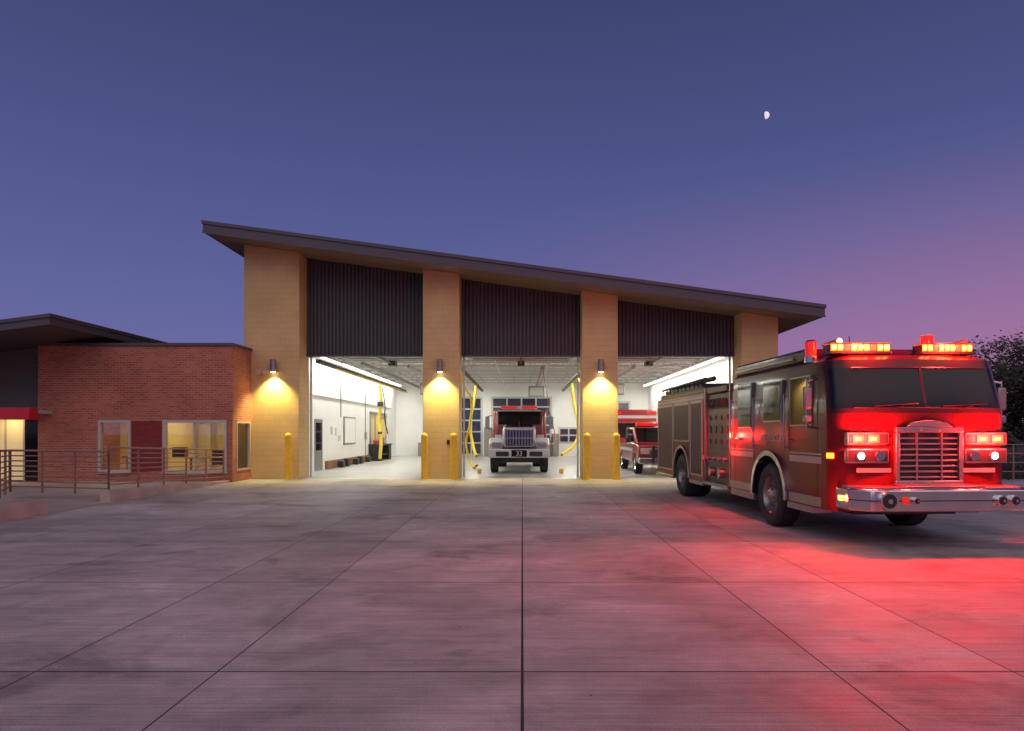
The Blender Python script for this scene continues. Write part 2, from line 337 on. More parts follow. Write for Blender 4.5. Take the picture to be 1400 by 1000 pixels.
boxes('inner_window_frame','alum',[(-8.5,-8.45,38.0,38.2,.9,2.7),(-8.5,-8.45,39.25,39.35,.9,2.7),(-8.5,-8.45,40.4,40.8,.0,2.7),(-8.5,-8.45,38.0,42.5,2.6,2.75),(-8.5,-8.45,42.4,42.5,0,2.6)],FS)
boxes('workbench','black',[(-8.48,-7.8,37.6,41,.85,.92),(-8.4,-7.85,37.7,38.3,0,.85),(-8.4,-7.85,40.2,40.9,0,.85),(-8.4,-7.9,38.4,40.1,.3,.36)],FS)
boxes('bench_items','red2',[(-8.3,-8.0,38,38.5,.92,1.15),(-8.3,-8.05,39.6,40.3,.92,1.3)],FS,bevel=.02)
boxes('wall_base','wood',[(-8.5,-8.35,29.4,37.4,.02,.36)],FS)
boxes('gear_on_floor','black',[(-8.34,-8.1,30+k*.9,30.4+k*.9,.01,.22+.08*(k%3)) for k in range(8) if k%3],FS,bevel=.04)
boxes('wall_conduit','alum',[(-8.5,-8.46,31.9,31.94,2.3,4.8),(-8.5,-8.46,36.9,36.94,0,4.8),(-8.5,-8.42,36.8,37.05,1.2,1.6),(-8.5,-8.46,25.5,44,3.1,3.13)],FS)
M['blueg']=pm('dusk_window_glass',(.03,.04,.07),.06,var=.3,spec=.9)
gl=[];fr=[]
for (a,b,z0,z1,nx,nz) in ((-4.1,-2.75,.1,3.9,2,5),(2.5,3.75,.9,1.85,2,2),(-6.6,-5.2,1.0,2.3,2,1),(4.2,7.2,.2,3.6,4,5),(-2.0,1.9,.2,3.9,4,6)):
    fr.append((a-.08,b+.08,YB-.04,YB-.001,z0-.08,z1+.08))
    for i in range(nx):
        for k in range(nz):
            w=(b-a)/nx; h=(z1-z0)/nz
            gl.append((a+i*w+.05,a+(i+1)*w-.05,YB-.06,YB-.042,z0+k*h+.05,z0+(k+1)*h-.05))
boxes('rear_door_frames','steelw',fr,FS); boxes('rear_door_glass','blueg',gl,FS)
boxes('rear_lockers','alum',[(-2.5,-2.05,44.8,45.9,0,1.9),(2.0,2.4,44.6,45.9,0,1.5),(-6.9,-4.6,45.2,45.9,0,.9)],FS,bevel=.01)
boxes('wheel_chocks','yellow',[(-1.75,-1.6,26.6,26.9,.005,.18),(1.45,1.6,26.6,26.9,.005,.18)],FS,bevel=.02)
x0,x1=-10.53,9.98; T=.37
prism('roof','fascia',[(x0,zs(x0)),(x1,zs(x1)),(x1,zs(x1)+T),(x0,zs(x0)+T)],'y',22.5,47.4,FS)
prism('fascia_cap','fascia',[(x0-.03,zs(x0)+T-.09),(x1+.03,zs(x1)+T-.09),(x1+.03,zs(x1)+T+.02),(x0-.03,zs(x0)+T+.02)],'y',22.46,47.45,FS)
prism('fascia_drip','fascia',[(x0-.015,zs(x0)-.03),(x1+.015,zs(x1)-.03),(x1+.015,zs(x1)+.03),(x0-.015,zs(x0)+.03)],'y',22.48,22.499,FS)
def soff():
    m=pm('soffit_boards',(.26,.18,.13),.5,.1,var=.1,scale=1.5); nt=m.node_tree; b=nt.nodes['Principled BSDF']
    tc=nn(nt,'ShaderNodeTexCoord'); w=nn(nt,'ShaderNodeTexWave'); w.bands_direction='Y'; w.inputs['Scale'].default_value=2.2; nt.links.new(tc.outputs['Object'],w.inputs[0])
    bp=nn(nt,'ShaderNodeBump'); bp.inputs['Strength'].default_value=.6; bp.inputs['Distance'].default_value=.02; nt.links.new(w.outputs['Fac'],bp.inputs['Height']); nt.links.new(bp.outputs[0],b.inputs['Normal'])
    return m
M['soff']=soff()
def soffit(nm,xa,xb,ya,yb):
    prism(nm,'soff',[(xa,zs(xa)-.006),(xb,zs(xb)-.006),(xb,zs(xb)-.001),(xa,zs(xa)-.001)],'y',ya,yb,FS)
soffit('soffit_front',x0+.08,x1-.08,22.55,23.545)
for i,(a,b) in enumerate(B): soffit('soffit_bay_%d'%(i+1),a,b,23.55,24.36)
soffit('soffit_left',x0+.08,-9.61,23.55,47.3); soffit('soffit_right',8.84,x1-.08,23.55,47.3)
for i,px in enumerate((-8.54,-2.82,2.70)):
    z=3.88
    cyls('wall_lamp_%d'%(i+1),'alum',[((px,23.40,z-.20),(px,23.40,z+.20),.10),((px,23.40,z+.20),(px,23.40,z+.23),.08),((px,23.40,z),(px,23.55,z),.05)],FS,24)
    cyls('wall_lamp_lens_%d'%(i+1),'lampy',[((px,23.40,z-.215),(px,23.40,z-.203),.075)],FS,24)
    light('wall_lamp_bulb_%d'%(i+1),'SPOT',(px,23.34,z-.24),520,(1,.86,.30),FS,size=.06,rot=(math.radians(3),0,0),spot_size=math.radians(108),spot_blend=.75)
cyls('twin_flood','frame',[((-9.0,23.45,3.72),(-9.0,23.30,3.66),.07,.09),((-8.78,23.45,3.72),(-8.78,23.30,3.66),.07,.09),((-9.0,23.5,3.74),(-8.78,23.5,3.74),.04)],FS)
boxes('pier_switches','black',[(-2.6,-2.5,23.53,23.549,1.2,1.35)],FS)
for i,(bx,by) in enumerate(((-7.95,23.2),(-3.32,23.2),(-2.33,23.2),(2.2,23.2),(3.2,23.2),(7.85,23.2))):
    bm=bmesh.new(); addcyl(bm,(0,0,0),(0,0,1.5),.12,seg=24); addcyl(bm,(0,0,1.5),(0,0,1.56),.12,.085,seg=24); addcyl(bm,(0,0,1.56),(0,0,1.59),.085,.03,seg=24)
    addcyl(bm,(0,0,0),(0,0,.02),.17,seg=24)
    o=finish('bollard' if i==0 else 'bollard.%03d'%i,bm,'yellow',None,smooth=True); o.location=(bx,by,0)

# ------------------------------------------------------------ brick office
BO=empty('brick_office')
YF=22.03; H=4.40
XR=-9.35; XL=-15.63
w1=(-13.65,-12.66); w2=(-11.57,-9.56); zb,zt=.34,1.97
boxes('front_wall','brick',[(XL,w1[0],YF,YF+.25,-.01,H),(w1[0],w1[1],YF,YF+.25,-.01,zb),(w1[0],w1[1],YF,YF+.25,zt,H),(w1[1],w2[0],YF,YF+.25,-.01,H),(w2[0],w2[1],YF,YF+.25,-.01,zb),(w2[0],w2[1],YF,YF+.25,zt,H),(w2[1],XR,YF,YF+.25,-.01,H)],BO)
boxes('side_wall','brick',[(XR-.25,XR,YF+.25,23.549,-.01,zb),(XR-.25,XR,YF+.25,23.549,zt,H),(XR-.25,XR,YF+.25,YF+.32,zb,zt),(XR-.25,XR,23.45,23.549,zb,zt)],BO)
boxes('dark_brick_panel','dbrick',[(w1[1]+.06,w2[0]-.06,YF-.006,YF-.001,zb,zt)],BO)
boxes('coping','fascia',[(XL-.03,XR+.05,YF-.06,YF+.3,H,H+.09),(XR-.3,XR+.05,YF+.3,23.545,H,H+.09)],BO)
boxes('flat_roof','fascia',[(XL,-9.61,YF+.3,30,H-.3,H-.2)],BO)
boxes('rear_walls','brick',[(XL,XL+.2,YF+.25,30,-.01,H-.3),(XL+.2,-9.61,29.8,30,-.01,H-.3)],BO)
def fw(a,b,mull):
    f=[(a-.03,a+.05,YF-.03,YF+.12,zb-.02,zt+.03),(b-.05,b+.03,YF-.03,YF+.12,zb-.02,zt+.03),(a+.05,b-.05,YF-.03,YF+.12,zt-.05,zt+.03),(a+.05,b-.05,YF-.03,YF+.12,zb-.02,zb+.05)]
    for q in mull: f.append((q-.025,q+.025,YF,YF+.10,zb+.05,zt-.05))
    return f
fr=fw(*w1,[])+fw(*w2,[-10.6])
fr+=[(XR-.12,XR+.02,YF+.30,YF+.36,zb,zt),(XR-.12,XR+.02,23.40,23.46,zb,zt),(XR-.12,XR+.02,YF+.36,23.40,zt-.06,zt),(XR-.12,XR+.02,YF+.36,23.40,zb,zb+.06)]
boxes('window_frames','frame',fr,BO)
boxes('window_sills','frame',[(w1[0]-.06,w1[1]+.06,YF-.07,YF-.031,zb-.06,zb-.0),(w2[0]-.06,w2[1]+.06,YF-.07,YF-.031,zb-.06,zb)],BO)
boxes('window_glass','glass',[(w1[0]+.05,w1[1]-.05,YF+.05,YF+.058,zb+.05,zt-.05),(w2[0]+.05,-10.625,YF+.05,YF+.058,zb+.05,zt-.05),(-10.575,w2[1]-.05,YF+.05,YF+.058,zb+.05,zt-.05),(XR-.06,XR-.052,YF+.36,23.40,zb+.06,zt-.06)],BO)
boxes('room_lining','room',[(XL+.2,-9.61,26.2,26.3,0,2.7),(XL+.2,-9.61,YF+.26,26.2,2.6,2.7),(XL+.2,-9.61,YF+.26,26.2,.0,.05),(-12.35,-12.2,YF+.26,26.2,.05,2.6),(-9.62,-9.605,23.6,26.2,.05,2.6)],BO)
boxes('room_doors','wood',[(-11.3,-10.4,26.15,26.19,.05,2.1),(-14.6,-13.7,26.15,26.19,.05,2.1)],BO)
boxes('room_furniture','wood',[(-11.4,-10.0,23.1,23.9,.72,.77),(-11.3,-11.24,23.2,23.26,.05,.72),(-10.16,-10.1,23.2,23.26,.05,.72),(-13.5,-12.7,23.0,23.8,.75,.8),(-13.4,-13.3,23.1,23.2,.05,.75)],BO)
boxes('room_chairs','black',[(-11.0,-10.6,24.2,24.26,.45,1.0),(-11.0,-10.6,23.9,24.26,.42,.46),(-13.2,-12.8,24.0,24.05,.4,1.1),(-10.4,-10.0,24.6,24.65,.45,1.05),(-9.95,-9.8,22.7,22.9,.4,1.05),(-11.9,-11.5,23.2,23.5,.77,1.1),(-12.9,-12.5,23.2,23.3,.8,1.15)],BO,bevel=.01)
boxes('room_shelves','frame',[(-12.15,-11.7,25.6,26.1,.05,1.9),(-10.2,-9.7,25.7,26.1,.05,1.5)],BO)
for i,(lx,e) in enumerate(((-10.9,36),(-13.9,34))):
    boxes('room_lamp_%d'%(i+1),'lampy',[(lx-.3,lx+.3,23.6,24.2,2.57,2.598)],BO)
    light('room_lamp_light_%d'%(i+1),'AREA',(lx,23.9,2.55),e,(1,.74,.36),BO,shape='SQUARE',size=.6)

EN=empty('entrance_building')
zl=lambda x: 4.70+(x+13.5)*.13
prism('roof','fascia',[(-26,zl(-26)),(-13.5,zl(-13.5)),(-13.5,zl(-13.5)+.28),(-26,zl(-26)+.28)],'y',19.5,29.5,EN)
prism('roof_cap','fascia',[(-26,zl(-26)+.21),(-13.46,zl(-13.5)+.21),(-13.46,zl(-13.5)+.31),(-26,zl(-26)+.31)],'y',19.46,29.55,EN)
prism('wall','siding',[(-26,-.01),(-15.64,-.01),(-15.64,zl(-15.64)-.003),(-26,zl(-26)-.003)],'y',22.35,29,EN)
boxes('upper_wall','siding',[(-15.6,-14.0,25,29,H-.2,4.55)],EN)
boxes('canopy','awn',[(-26,-15.1,20.9,21.3,2.0,2.37)],EN,bevel=.01)
boxes('canopy_soffit','frame',[(-26,-15.15,21.3,22.34,2.2,2.3)],EN)
boxes('storefront_frame','frame',[(-15.72,-15.66,22.28,22.34,.03,2.2),(-16.3,-16.24,22.28,22.34,.03,2.2),(-16.9,-16.84,22.28,22.34,.03,2.2),(-17.9,-17.84,22.28,22.34,.03,2.2)],EN)
boxes('storefront_glass','dglass',[(-16.24,-15.72,22.30,22.33,.05,2.19)],EN)
M['warmw']=pm('lit_lobby_wall',(.75,.62,.34),.7,var=.05,emit=(1,.75,.35),es=.2)
boxes('lobby_panel','warmw',[(-16.84,-16.3,22.30,22.33,.05,2.19),(-17.84,-16.9,22.30,22.33,.05,2.19)],EN)
light('canopy_lamp','AREA',(-16.6,21.8,2.17),12,(1,.8,.45),EN,shape='SQUARE',size=.4)

RA=empty('railing')
def railseg(pa,pb,za,zb_,nm,posts,hb=.12):
    pa=Vector(pa+(0,)); pb=Vector(pb+(0,)); L_=[]
    bars=7; H0=.98
    for k in range(bars+1):
        z=hb+(H0-hb)*k/bars; r=.026 if k==bars else .016
        L_.append((pa+Vector((0,0,za+z)),pb+Vector((0,0,zb_+z)),r))
    for k in range(posts):
        t=k/(posts-1); p=pa.lerp(pb,t); z=za+(zb_-za)*t
        L_.append((p+Vector((0,0,z-.02)),p+Vector((0,0,z+H0)),.026))
    cyls(nm,'rail',L_,RA,8)
railseg((-9.54,21.8),(-9.54,15.75),.07,.29,'ramp_rail',6)
railseg((-9.54,15.75),(-12.3,16.4),.20,.20,'gate_rail',4)
railseg((-12.3,16.4),(-9.6,12.2),.20,.30,'stair_rail',5)
railseg((-9.6,12.2),(-9.6,5.0),.30,.33,'wall_rail',6)
railseg((-15.4,20.5),(-12.3,16.4),.05,.20,'rear_rail',5)

# ------------------------------------------------------------ FIRE ENGINE
FE=empty('fire_engine',(4.41,9.95,0),math.radians(2.8))
W=2.58
def cab_outline(z):
    if z<1.93: inset=0; yf=-.30
    else:
        t=(z-1.93)/.75; inset=.05*t; yf=-.30+.20*t**1.2
    if z>2.68: 
        inset=.05+.10*((z-2.68)/.07); yf+= .10*((z-2.68)/.07)
    pts=[]; r=.27; xa,xb=inset,W-inset; c=.06
    ysd=3.88
    for k in range(9): pts.append((xa,ysd+(yf+r-ysd)*k/8))
    for k in range(1,8):
        a=math.pi+ (math.pi/2)*k/8
        pts.append((xa+r+r*math.cos(a),yf+r+r*math.sin(a)))
    n=16
    for k in range(n+1):
        x=xa+r+(xb-xa-2*r)*k/n; u=(k/n-.5)*2
        pts.append((x,yf-c*(1-u*u)))
    for k in range(1,8):
        a=1.5*math.pi+(math.pi/2)*k/8
        pts.append((xb-r+r*math.cos(a),yf+r+r*math.sin(a)))
    for k in range(9): pts.append((xb,yf+r+(ysd-yf-r)*k/8))
    return pts
levels=[.50,.80,1.15,1.16,1.50,1.90,1.97,2.15,2.35,2.55,2.60,2.68,2.72,2.75]
bm=bmesh.new(); rings=[[bm.verts.new((p[0],p[1],z)) for p in cab_outline(z)] for z in levels]
N=len(rings[0]); 
for k in range(len(levels)-1):
    for i in range(N):
        j=(i+1)%N
        f=bm.faces.new([rings[k][i],rings[k][j],rings[k+1][j],rings[k+1][i]])
        mi=0
        if levels[k]>=1.90: mi=1
        if 6<=k<=8 and (10<=i<=23 or 24<=i<=37): mi=2
        f.material_index=mi
bm.faces.new(rings[0]); f=bm.faces.new(rings[-1]); f.material_index=1
cab=finish('cab',bm,['engine_red','cab_black','dglass','black'],FE,smooth=True)
def boolcut(ob,cutters):
    for c in cutters:
        bmc=bmesh.new(); addcyl(bmc,c[0],c[1],c[2],seg=48)
        co=finish('cut',bmc,'black'); co.parent=FE
        bpy.context.view_layer.update()
        md=ob.modifiers.new('x','BOOLEAN'); md.operation='DIFFERENCE'; md.object=co; md.solver='EXACT'
        dg=bpy.context.evaluated_depsgraph_get(); me=bpy.data.meshes.new_from_object(ob.evaluated_get(dg))
        ob.modifiers.remove(md); ob.data=me; bpy.data.objects.remove(co)
FA=1.95; RA_=7.40; TR=.54
boolcut(cab,[((-.2,FA,.56),(.5,FA,.56),.68),((W+.2,FA,.56),(W-.5,FA,.56),.68)])
cyls('windshield_post','cab_black',[((W/2,-.345,1.965),(W/2,-.205,2.56),.022)],FE,10)
gk=[]
def wy(z): 
    t=(z-1.93)/.75; return -.30+.20*max(t,0)**1.2
for z in (1.972,2.552):
    t=(z-1.93)/.75; ins=.05*t; pts_=[]
    for k in range(17):
        x=ins+.27+(W-2*ins-.54)*k/16; u=(k/16-.5)*2; pts_.append((x,wy(z)-.06*(1-u*u)-.004,z))
    for a_,b_ in zip(pts_[:-1],pts_[1:]): gk.append((a_,b_,.012))
cyls('windshield_gasket','black',gk,FE,6)
boxes('chassis','black',[(.75,W-.75,-.2,9.6,.45,.62),(.55,W-.55,.2,1.2,.40,.60),(.5,W-.5,2.6,5.5,.35,.6)],FE)
cyls('axles','black',[((.2,FA,.54),(W-.2,FA,.54),.08),((.2,RA_,.54),(W-.2,RA_,.54),.13)],FE)
for nm,x,y,s in (('front_wheel_near',-.0,FA,-1),('front_wheel_far',W,FA,1),('rear_wheel_near',-.0,RA_,-1),('rear_wheel_far',W,RA_,1)):
    wheel(nm,(x,y,TR),TR,.34 if y<3 else .62,FE,side=s,rim='alum')
def arch(nm,x0,x1,yc,zc,r0,r1,mat,a0=0,a1=180):
    bm=bmesh.new(); n=28; prev=None
    for k in range(n+1):
        a=math.radians(a0+(a1-a0)*k/n); c,s=math.cos(a),math.sin(a)
        cur=[bm.verts.new((x,yc+r*c,zc+r*s)) for x,r in ((x0,r0),(x1,r0),(x1,r1),(x0,r1))]
        if prev:
            for q in range(4): bm.faces.new([prev[q],prev[(q+1)%4],cur[(q+1)%4],cur[q]])
        else: bm.faces.new(cur)
        prev=cur
    bm.faces.new(prev); finish(nm,bm,mat,FE,smooth=True)
arch('front_fender_near',-.055,.03,FA,.56,.66,.745,'chrome',-4,184); arch('front_fender_far',W-.03,W+.055,FA,.56,.66,.745,'chrome',-4,184)
arch('rear_fender_near',-.04,.03,RA_,.56,.66,.73,'alum',-4,184); arch('rear_fender_far',W-.03,W+.04,RA_,.56,.66,.73,'alum',-4,184)
prism('raised_roof','cab_black',[(.55,2.74),(3.86,2.74),(3.86,2.95),(.85,2.95)],'x',.10,W-.10,FE,bevel=.04)
boxes('roof_rail','alum',[(.06,.085,1.2,3.8,2.80,2.83)],FE)
def sidewin(nm,y0,y1,z0,z1,xn=0,skew=0):
    for sfx,xo,sg in (('near',0,-1),('far',W,1)):
        a,b=sorted((xo+sg*.004,xo+sg*.018)); c,d=sorted((xo+sg*.019,xo+sg*.024))
        prism(nm+'_frame_'+sfx,'alum',[(y0+skew,z0),(y1,z0),(y1,z1),(y0+skew*2.2,z1)],'x',a-.04 if sg>0 else a,b if sg>0 else b+.04,FE,bevel=.006)
        prism(nm+'_glass_'+sfx,'dglass',[(y0+skew+.03,z0+.025),(y1-.025,z0+.025),(y1-.025,z1-.025),(y0+skew*2.2+.03,z1-.025)],'x',c,d,FE)
sidewin('door_window',.32,1.12,1.72,2.5,skew=.06)
sidewin('mid_window',1.45,2.20,1.80,2.5)
sidewin('crew_window',2.75,3.45,1.70,2.55)
seam=[]
for xo,sg in ((0,-1),(W,1)):
    x0_,x1_=sorted((xo,xo+sg*.004))
    for y_ in (.22,1.20,2.62,3.62): seam.append((x0_,x1_,y_,y_+.014,.62 if y_ not in(1.20,) else 1.32,2.6))
boxes('door_seams','black',seam,FE)
hd=[]
for xo,sg in ((0,-1),(W,1)):
    for y_ in (1.26,2.56,3.70):
        hd.append(((xo+sg*.06,y_,1.35),(xo+sg*.06,y_,2.25),.016)); hd.append(((xo,y_,1.38),(xo+sg*.06,y_,1.38),.014)); hd.append(((xo,y_,2.22),(xo+sg*.06,y_,2.22),.014))
    hd.append(((xo+sg*.03,.95,1.5),(xo+sg*.03,1.1,1.5),.02)); hd.append(((xo+sg*.03,3.3,1.5),(xo+sg*.03,3.5,1.5),.02))
cyls('grab_rails','chrome',hd,FE,8)
boxes('side_stripe','stripe',[(-.006,-.002,.1,1.16,1.16,1.26),(-.006,-.002,2.70,3.86,1.16,1.26),(W+.002,W+.006,.1,1.16,1.16,1.26),(W+.002,W+.006,2.70,3.86,1.16,1.26),(-.006,-.002,.1,1.16,1.29,1.31),(-.006,-.002,2.7,3.86,1.29,1.31)],FE)
boxes('kick_plates','alum',[(-.012,-.002,.1,1.18,.52,.66),(-.012,-.002,2.70,3.86,.52,.66)],FE)
text('cab_lettering','FIRE RESCUE',.17,(-.004,1.92,1.47),(math.radians(90),0,math.radians(-90)),'stripe',FE)
text('body_lettering','RESCUE',.2,(-.004,7.40,1.32),(math.radians(90),0,math.radians(-90)),'stripe',FE) if False else None
boxes('cab_steps','alum',[(-.02,.3,.35,1.22,.40,.50),(-.02,.3,2.65,3.8,.38,.50),(W-.3,W+.02,.35,1.22,.40,.50),(W-.3,W+.02,2.65,3.8,.38,.50)],FE,bevel=.01)
for sfx,xo,sg in (('near',0,-1),('far',W,1)):
    a,b=sorted((xo+sg*.12,xo+sg*.26))
    boxes('mirror_'+sfx,'alum',[(a,b,.10,.18,1.95,2.30),(a,b,.10,.18,1.76,1.89)],FE,bevel=.03)
    boxes('mirror_face_'+sfx,'dglass',[(a+.02,b-.02,.181,.185,1.98,2.27)],FE)
    cyls('mirror_arm_'+sfx,'chrome',[((xo,.22,2.42),(xo+sg*.20,.15,2.36),.016),((xo+sg*.20,.15,2.40),(xo+sg*.20,.15,1.68),.014),((xo,.22,1.68),(xo+sg*.20,.15,1.72),.016)],FE,8)
bo=[(.0,-.30),(.02,-.62),(.22,-.86),(W-.22,-.86),(W-.02,-.62),(W,-.30)]
prism('bumper','chrome',bo,'z',.56,.86,FE,bevel=.025)
prism('bumper_groove','black',[(p[0]*1.0+( .0),p[1]-.003) for p in bo],'z',.70,.715,FE)
prism('bumper_tray','alum',[(.08,-.31),(.10,-.60),(.26,-.80),(W-.26,-.80),(W-.10,-.60),(W-.08,-.31)],'z',.862,.88,FE)
boxes('tread_plate_box','alum',[(.75,1.85,-.78,-.42,.881,.90)],FE,bevel=.01)
def frontdisc(nm,lst,ycen,mat1='chrome',mat2='black'):
    bm=bmesh.new()
    for x,z,r in lst:
        addcyl(bm,(x,ycen+.02,z),(x,ycen-.05,z),r,r*.92,seg=28,mi=0); addcyl(bm,(x,ycen-.0505,z),(x,ycen-.055,z),r*.72,seg=28,mi=1); addcyl(bm,(x,ycen-.056,z),(x,ycen-.075,z),r*.25,seg=16,mi=0)
    finish(nm,bm,[mat1,mat2],FE,smooth=True)
frontdisc('siren_speaker',[(.42,.71,.135)],-.87)
frontdisc('bumper_fittings',[(1.98,.71,.075),(2.16,.71,.075),(.80,.71,.05)],-.87)
boxes('bumper_lights','rlens',[(.62,.72,-.875,-.862,.66,.76),(2.3,2.42,-.83,-.80,.66,.76)],FE,bevel=.006)
GA,GB=.80,1.78
boxes('grille_surround','alum',[(GA,GB,-.44,-.37,1.62,1.70),(GA,GA+.06,-.44,-.37,.95,1.62),(GB-.06,GB,-.44,-.37,.95,1.62),(GA,GB,-.44,-.37,.88,.95)],FE,bevel=.012)
prism('grille_crest','alum',[(.95,1.70),(1.63,1.70),(1.54,1.77),(1.29,1.80),(1.04,1.77)],'y',-.44,-.36,FE,bevel=.012)
boxes('grille_back','black',[(GA+.06,GB-.06,-.39,-.37,.95,1.62)],FE)
boxes('grille_slats','alum',[(GA+.07,GB-.07,-.425,-.395,.985+k*.078,1.008+k*.078) for k in range(8)],FE,bevel=.004)
boxes('grille_bars','alum',[(1.10,1.12,-.43,-.40,.95,1.62),(1.46,1.48,-.43,-.40,.95,1.62)],FE)
boxes('badge','alum',[(1.15,1.43,-.455,-.44,1.635,1.685)],FE,bevel=.01)
boxes('front_stripe','stripe',[(.28,.78,-.353,-.345,1.06,1.12),(1.80,2.30,-.353,-.345,1.06,1.12)],FE)
bez=[]
for a,b in ((.12,.74),(W-.74,W-.12)):
    bez+= [(a,b,-.385,-.30,1.44,1.63),(a,b,-.385,-.30,1.19,1.40)]
boxes('headlight_bezels','alum',bez,FE,bevel=.02)
boxes('bezel_inner','black',[(a+.03,b-.03,-.390,-.386,z0+.03,z1-.03) for a,b,_,_,z0,z1 in bez],FE)
def lampset(nm,mat,lst,rad=.0):
    boxes(nm,mat,lst,FE,bevel=.01)
reds=[.28,.50,W-.50,W-.28]
lampset('front_flashers','ered',[(x-.085,x+.085,-.405,-.391,1.475,1.595) for x in reds])
lampset('front_flasher_cores','eredc',[(x-.04,x+.04,-.409,-.4055,1.515,1.555) for x in reds])
bm=bmesh.new()
for x in (.32,.60,W-.60,W-.32): addcyl(bm,(x,-.391,1.295),(x,-.405,1.295),.075,.068,seg=24)
finish('headlights',bm,['chrome'],FE,smooth=True)
bm=bmesh.new()
for x in (.32,W-.32): addcyl(bm,(x,-.406,1.295),(x,-.412,1.295),.05,.045,seg=24)
finish('headlight_lenses',bm,['ehead'],FE,smooth=True)
lampset('turn_signals','eamb',[(.0-.012,.075,-.18,-.06,1.25,1.33),(W-.075,W+.012,-.18,-.06,1.25,1.33)])
lampset('bumper_side_light','eredc',[(-.016,.0,-.50,-.40,.68,.75)])
lampset('side_flashers','ered',[(-.03,-.005,3.72,3.84,1.50,1.62),(W+.005,W+.03,3.72,3.84,1.50,1.62)])
wl=[]
for xc in (.75,1.75):
    wl.append(((xc,-.375,1.95),(xc+.20,-.375,2.0),.009)); wl.append(((xc-.22,-.372,1.995),(xc+.42,-.370,2.03),.008))
cyls('wipers','black',wl,FE,6)
def lbar(nm,a,b,y0,y1,z0,z1):
    boxes(nm+'_base','black',[(a-.02,b+.02,y0-.01,y1+.01,z0-.05,z0)],FE,bevel=.01)
    n=9; w=(b-a)/n
    boxes(nm+'_lit','eamb',[(a+k*w+.008,a+(k+1)*w-.008,y0,y1,z0+.002,z1) for k in range(n) if k%4!=2],FE,bevel=.012)
    boxes(nm+'_red','ered',[(a+k*w+.008,a+(k+1)*w-.008,y0,y1,z0+.002,z1) for k in range(n) if k%4==2],FE,bevel=.012)
    boxes(nm+'_core','ambcore',[(a+k*w+.02,a+(k+1)*w-.02,y0-.003,y0-.0005,z0+.03,z1-.025) for k in range(n) if k%4!=2],FE)
    boxes(nm+'_dividers','black',[(a+k*w-.005,a+k*w+.005,y0+.01,y1-.01,z0+.002,z1-.002) for k in range(n+1)],FE)
    boxes(nm+'_top','rlens',[(a,b,y0+.01,y1-.01,z1+.002,z1+.02)],FE,bevel=.008)
lbar('light_bar_near',.10,1.0,.02,.26,2.82,2.92); lbar('light_bar_far',1.48,2.25,.02,.26,2.82,2.92)
cyls('light_bar_feet','black',[((x,.14,2.72),(x,.14,2.8),.03) for x in (.2,.9,1.55,2.2)],FE,8)
cyls('beacons','rlens',[((.09,.62,2.80),(.09,.62,3.02),.085),((1.90,.55,2.97),(1.90,.55,3.12),.09)],FE,20)
cyls('beacon_bases','chrome',[((.09,.62,2.70),(.09,.62,2.80),.095),((.09,.62,3.02),(.09,.62,3.05),.09,.06),((1.90,.55,2.93),(1.90,.55,2.97),.1)],FE,20)
cyls('air_horns','alum',[((.35,.75,2.99),(.35,.25,2.99),.02,.045),((2.3,.75,2.99),(2.3,.25,2.99),.02,.045)],FE,16)
cyls('antennas','black',[((1.2,1.5,2.95),(1.2,1.55,3.25),.008),((1.6,2.5,2.95),(1.6,2.5,3.2),.008)],FE,6)
boxes('pump_module','black',[(.06,W-.06,3.95,5.55,.5,2.45)],FE)
boxes('pump_panel','dkpanel',[(.045,.058,4.05,5.45,1.3,2.1),(.045,.058,4.05,5.45,.62,1.25)],FE)
bm=bmesh.new()
for k in range(4):
    for j in range(3): addcyl(bm,(.044,4.2+k*.36,1.42+j*.26),(.025,4.2+k*.36,1.42+j*.26),.08 if j==1 else .05,seg=18,mi=0)
for k in range(4): addcyl(bm,(.044,4.25+k*.34,1.05),(-.03,4.25+k*.34,1.05),.05,seg=18,mi=1)
for k in (0,1): addcyl(bm,(.044,4.45+k*.6,.76),(-.06,4.45+k*.6,.76),.10,seg=18,mi=1)
finish('gauges_and_outlets',bm,['black','alum'],FE,smooth=True)
boxes('crosslay','black',[(.0,W,4.1,5.4,2.47,2.62)],FE,bevel=.02)
boxes('pump_trim','alum',[(.0,.06,3.93,3.97,.5,2.62),(.0,.06,5.52,5.56,.5,2.62),(-.03,.1,3.95,5.55,.46,.52)],FE)
cyls('hose_layers','rubber',[((.02,4.2+i*.16,2.2+j*.1),(.0,4.2+i*.16,2.2+j*.1),.05) for i in range(8) for j in range(2)],FE,10)
bm=bmesh.new(); addbox(bm,(0,W,5.60,9.85,.48,2.52)); body=finish('body',bm,['engine_red','black'],FE)
boolcut(body,[((-.2,RA_,.56),(.72,RA_,.56),.68),((W+.2,RA_,.56),(W-.72,RA_,.56),.68)])
def rollup(nm,y0,y1,z0,z1):
    for sfx,xo,sg in (('near',0,-1),('far',W,1)):
        def bx(d0,d1,*r):
            a,b=sorted((xo+sg*d0,xo+sg*d1)); return (a,b)+r
        boxes(nm+'_trim_'+sfx,'stripe',[bx(.001,.022,y0,y0+.05,z0,z1),bx(.001,.022,y1-.05,y1,z0,z1),bx(.001,.022,y0+.05,y1-.05,z1-.06,z1),bx(.001,.022,y0+.05,y1-.05,z0,z0+.04)],FE)
        n=int((z1-z0-.1)/.075); h=(z1-z0-.1)/n
        boxes(nm+'_slats_'+sfx,'dkslat',[bx(.001,.012,y0+.05,y1-.05,z0+.04+k*h+.004,z0+.04+(k+1)*h-.004) for k in range(n)],FE)
        boxes(nm+'_bar_'+sfx,'black',[bx(.013,.03,y0+.12,y1-.12,z0+.10,z0+.125)],FE)
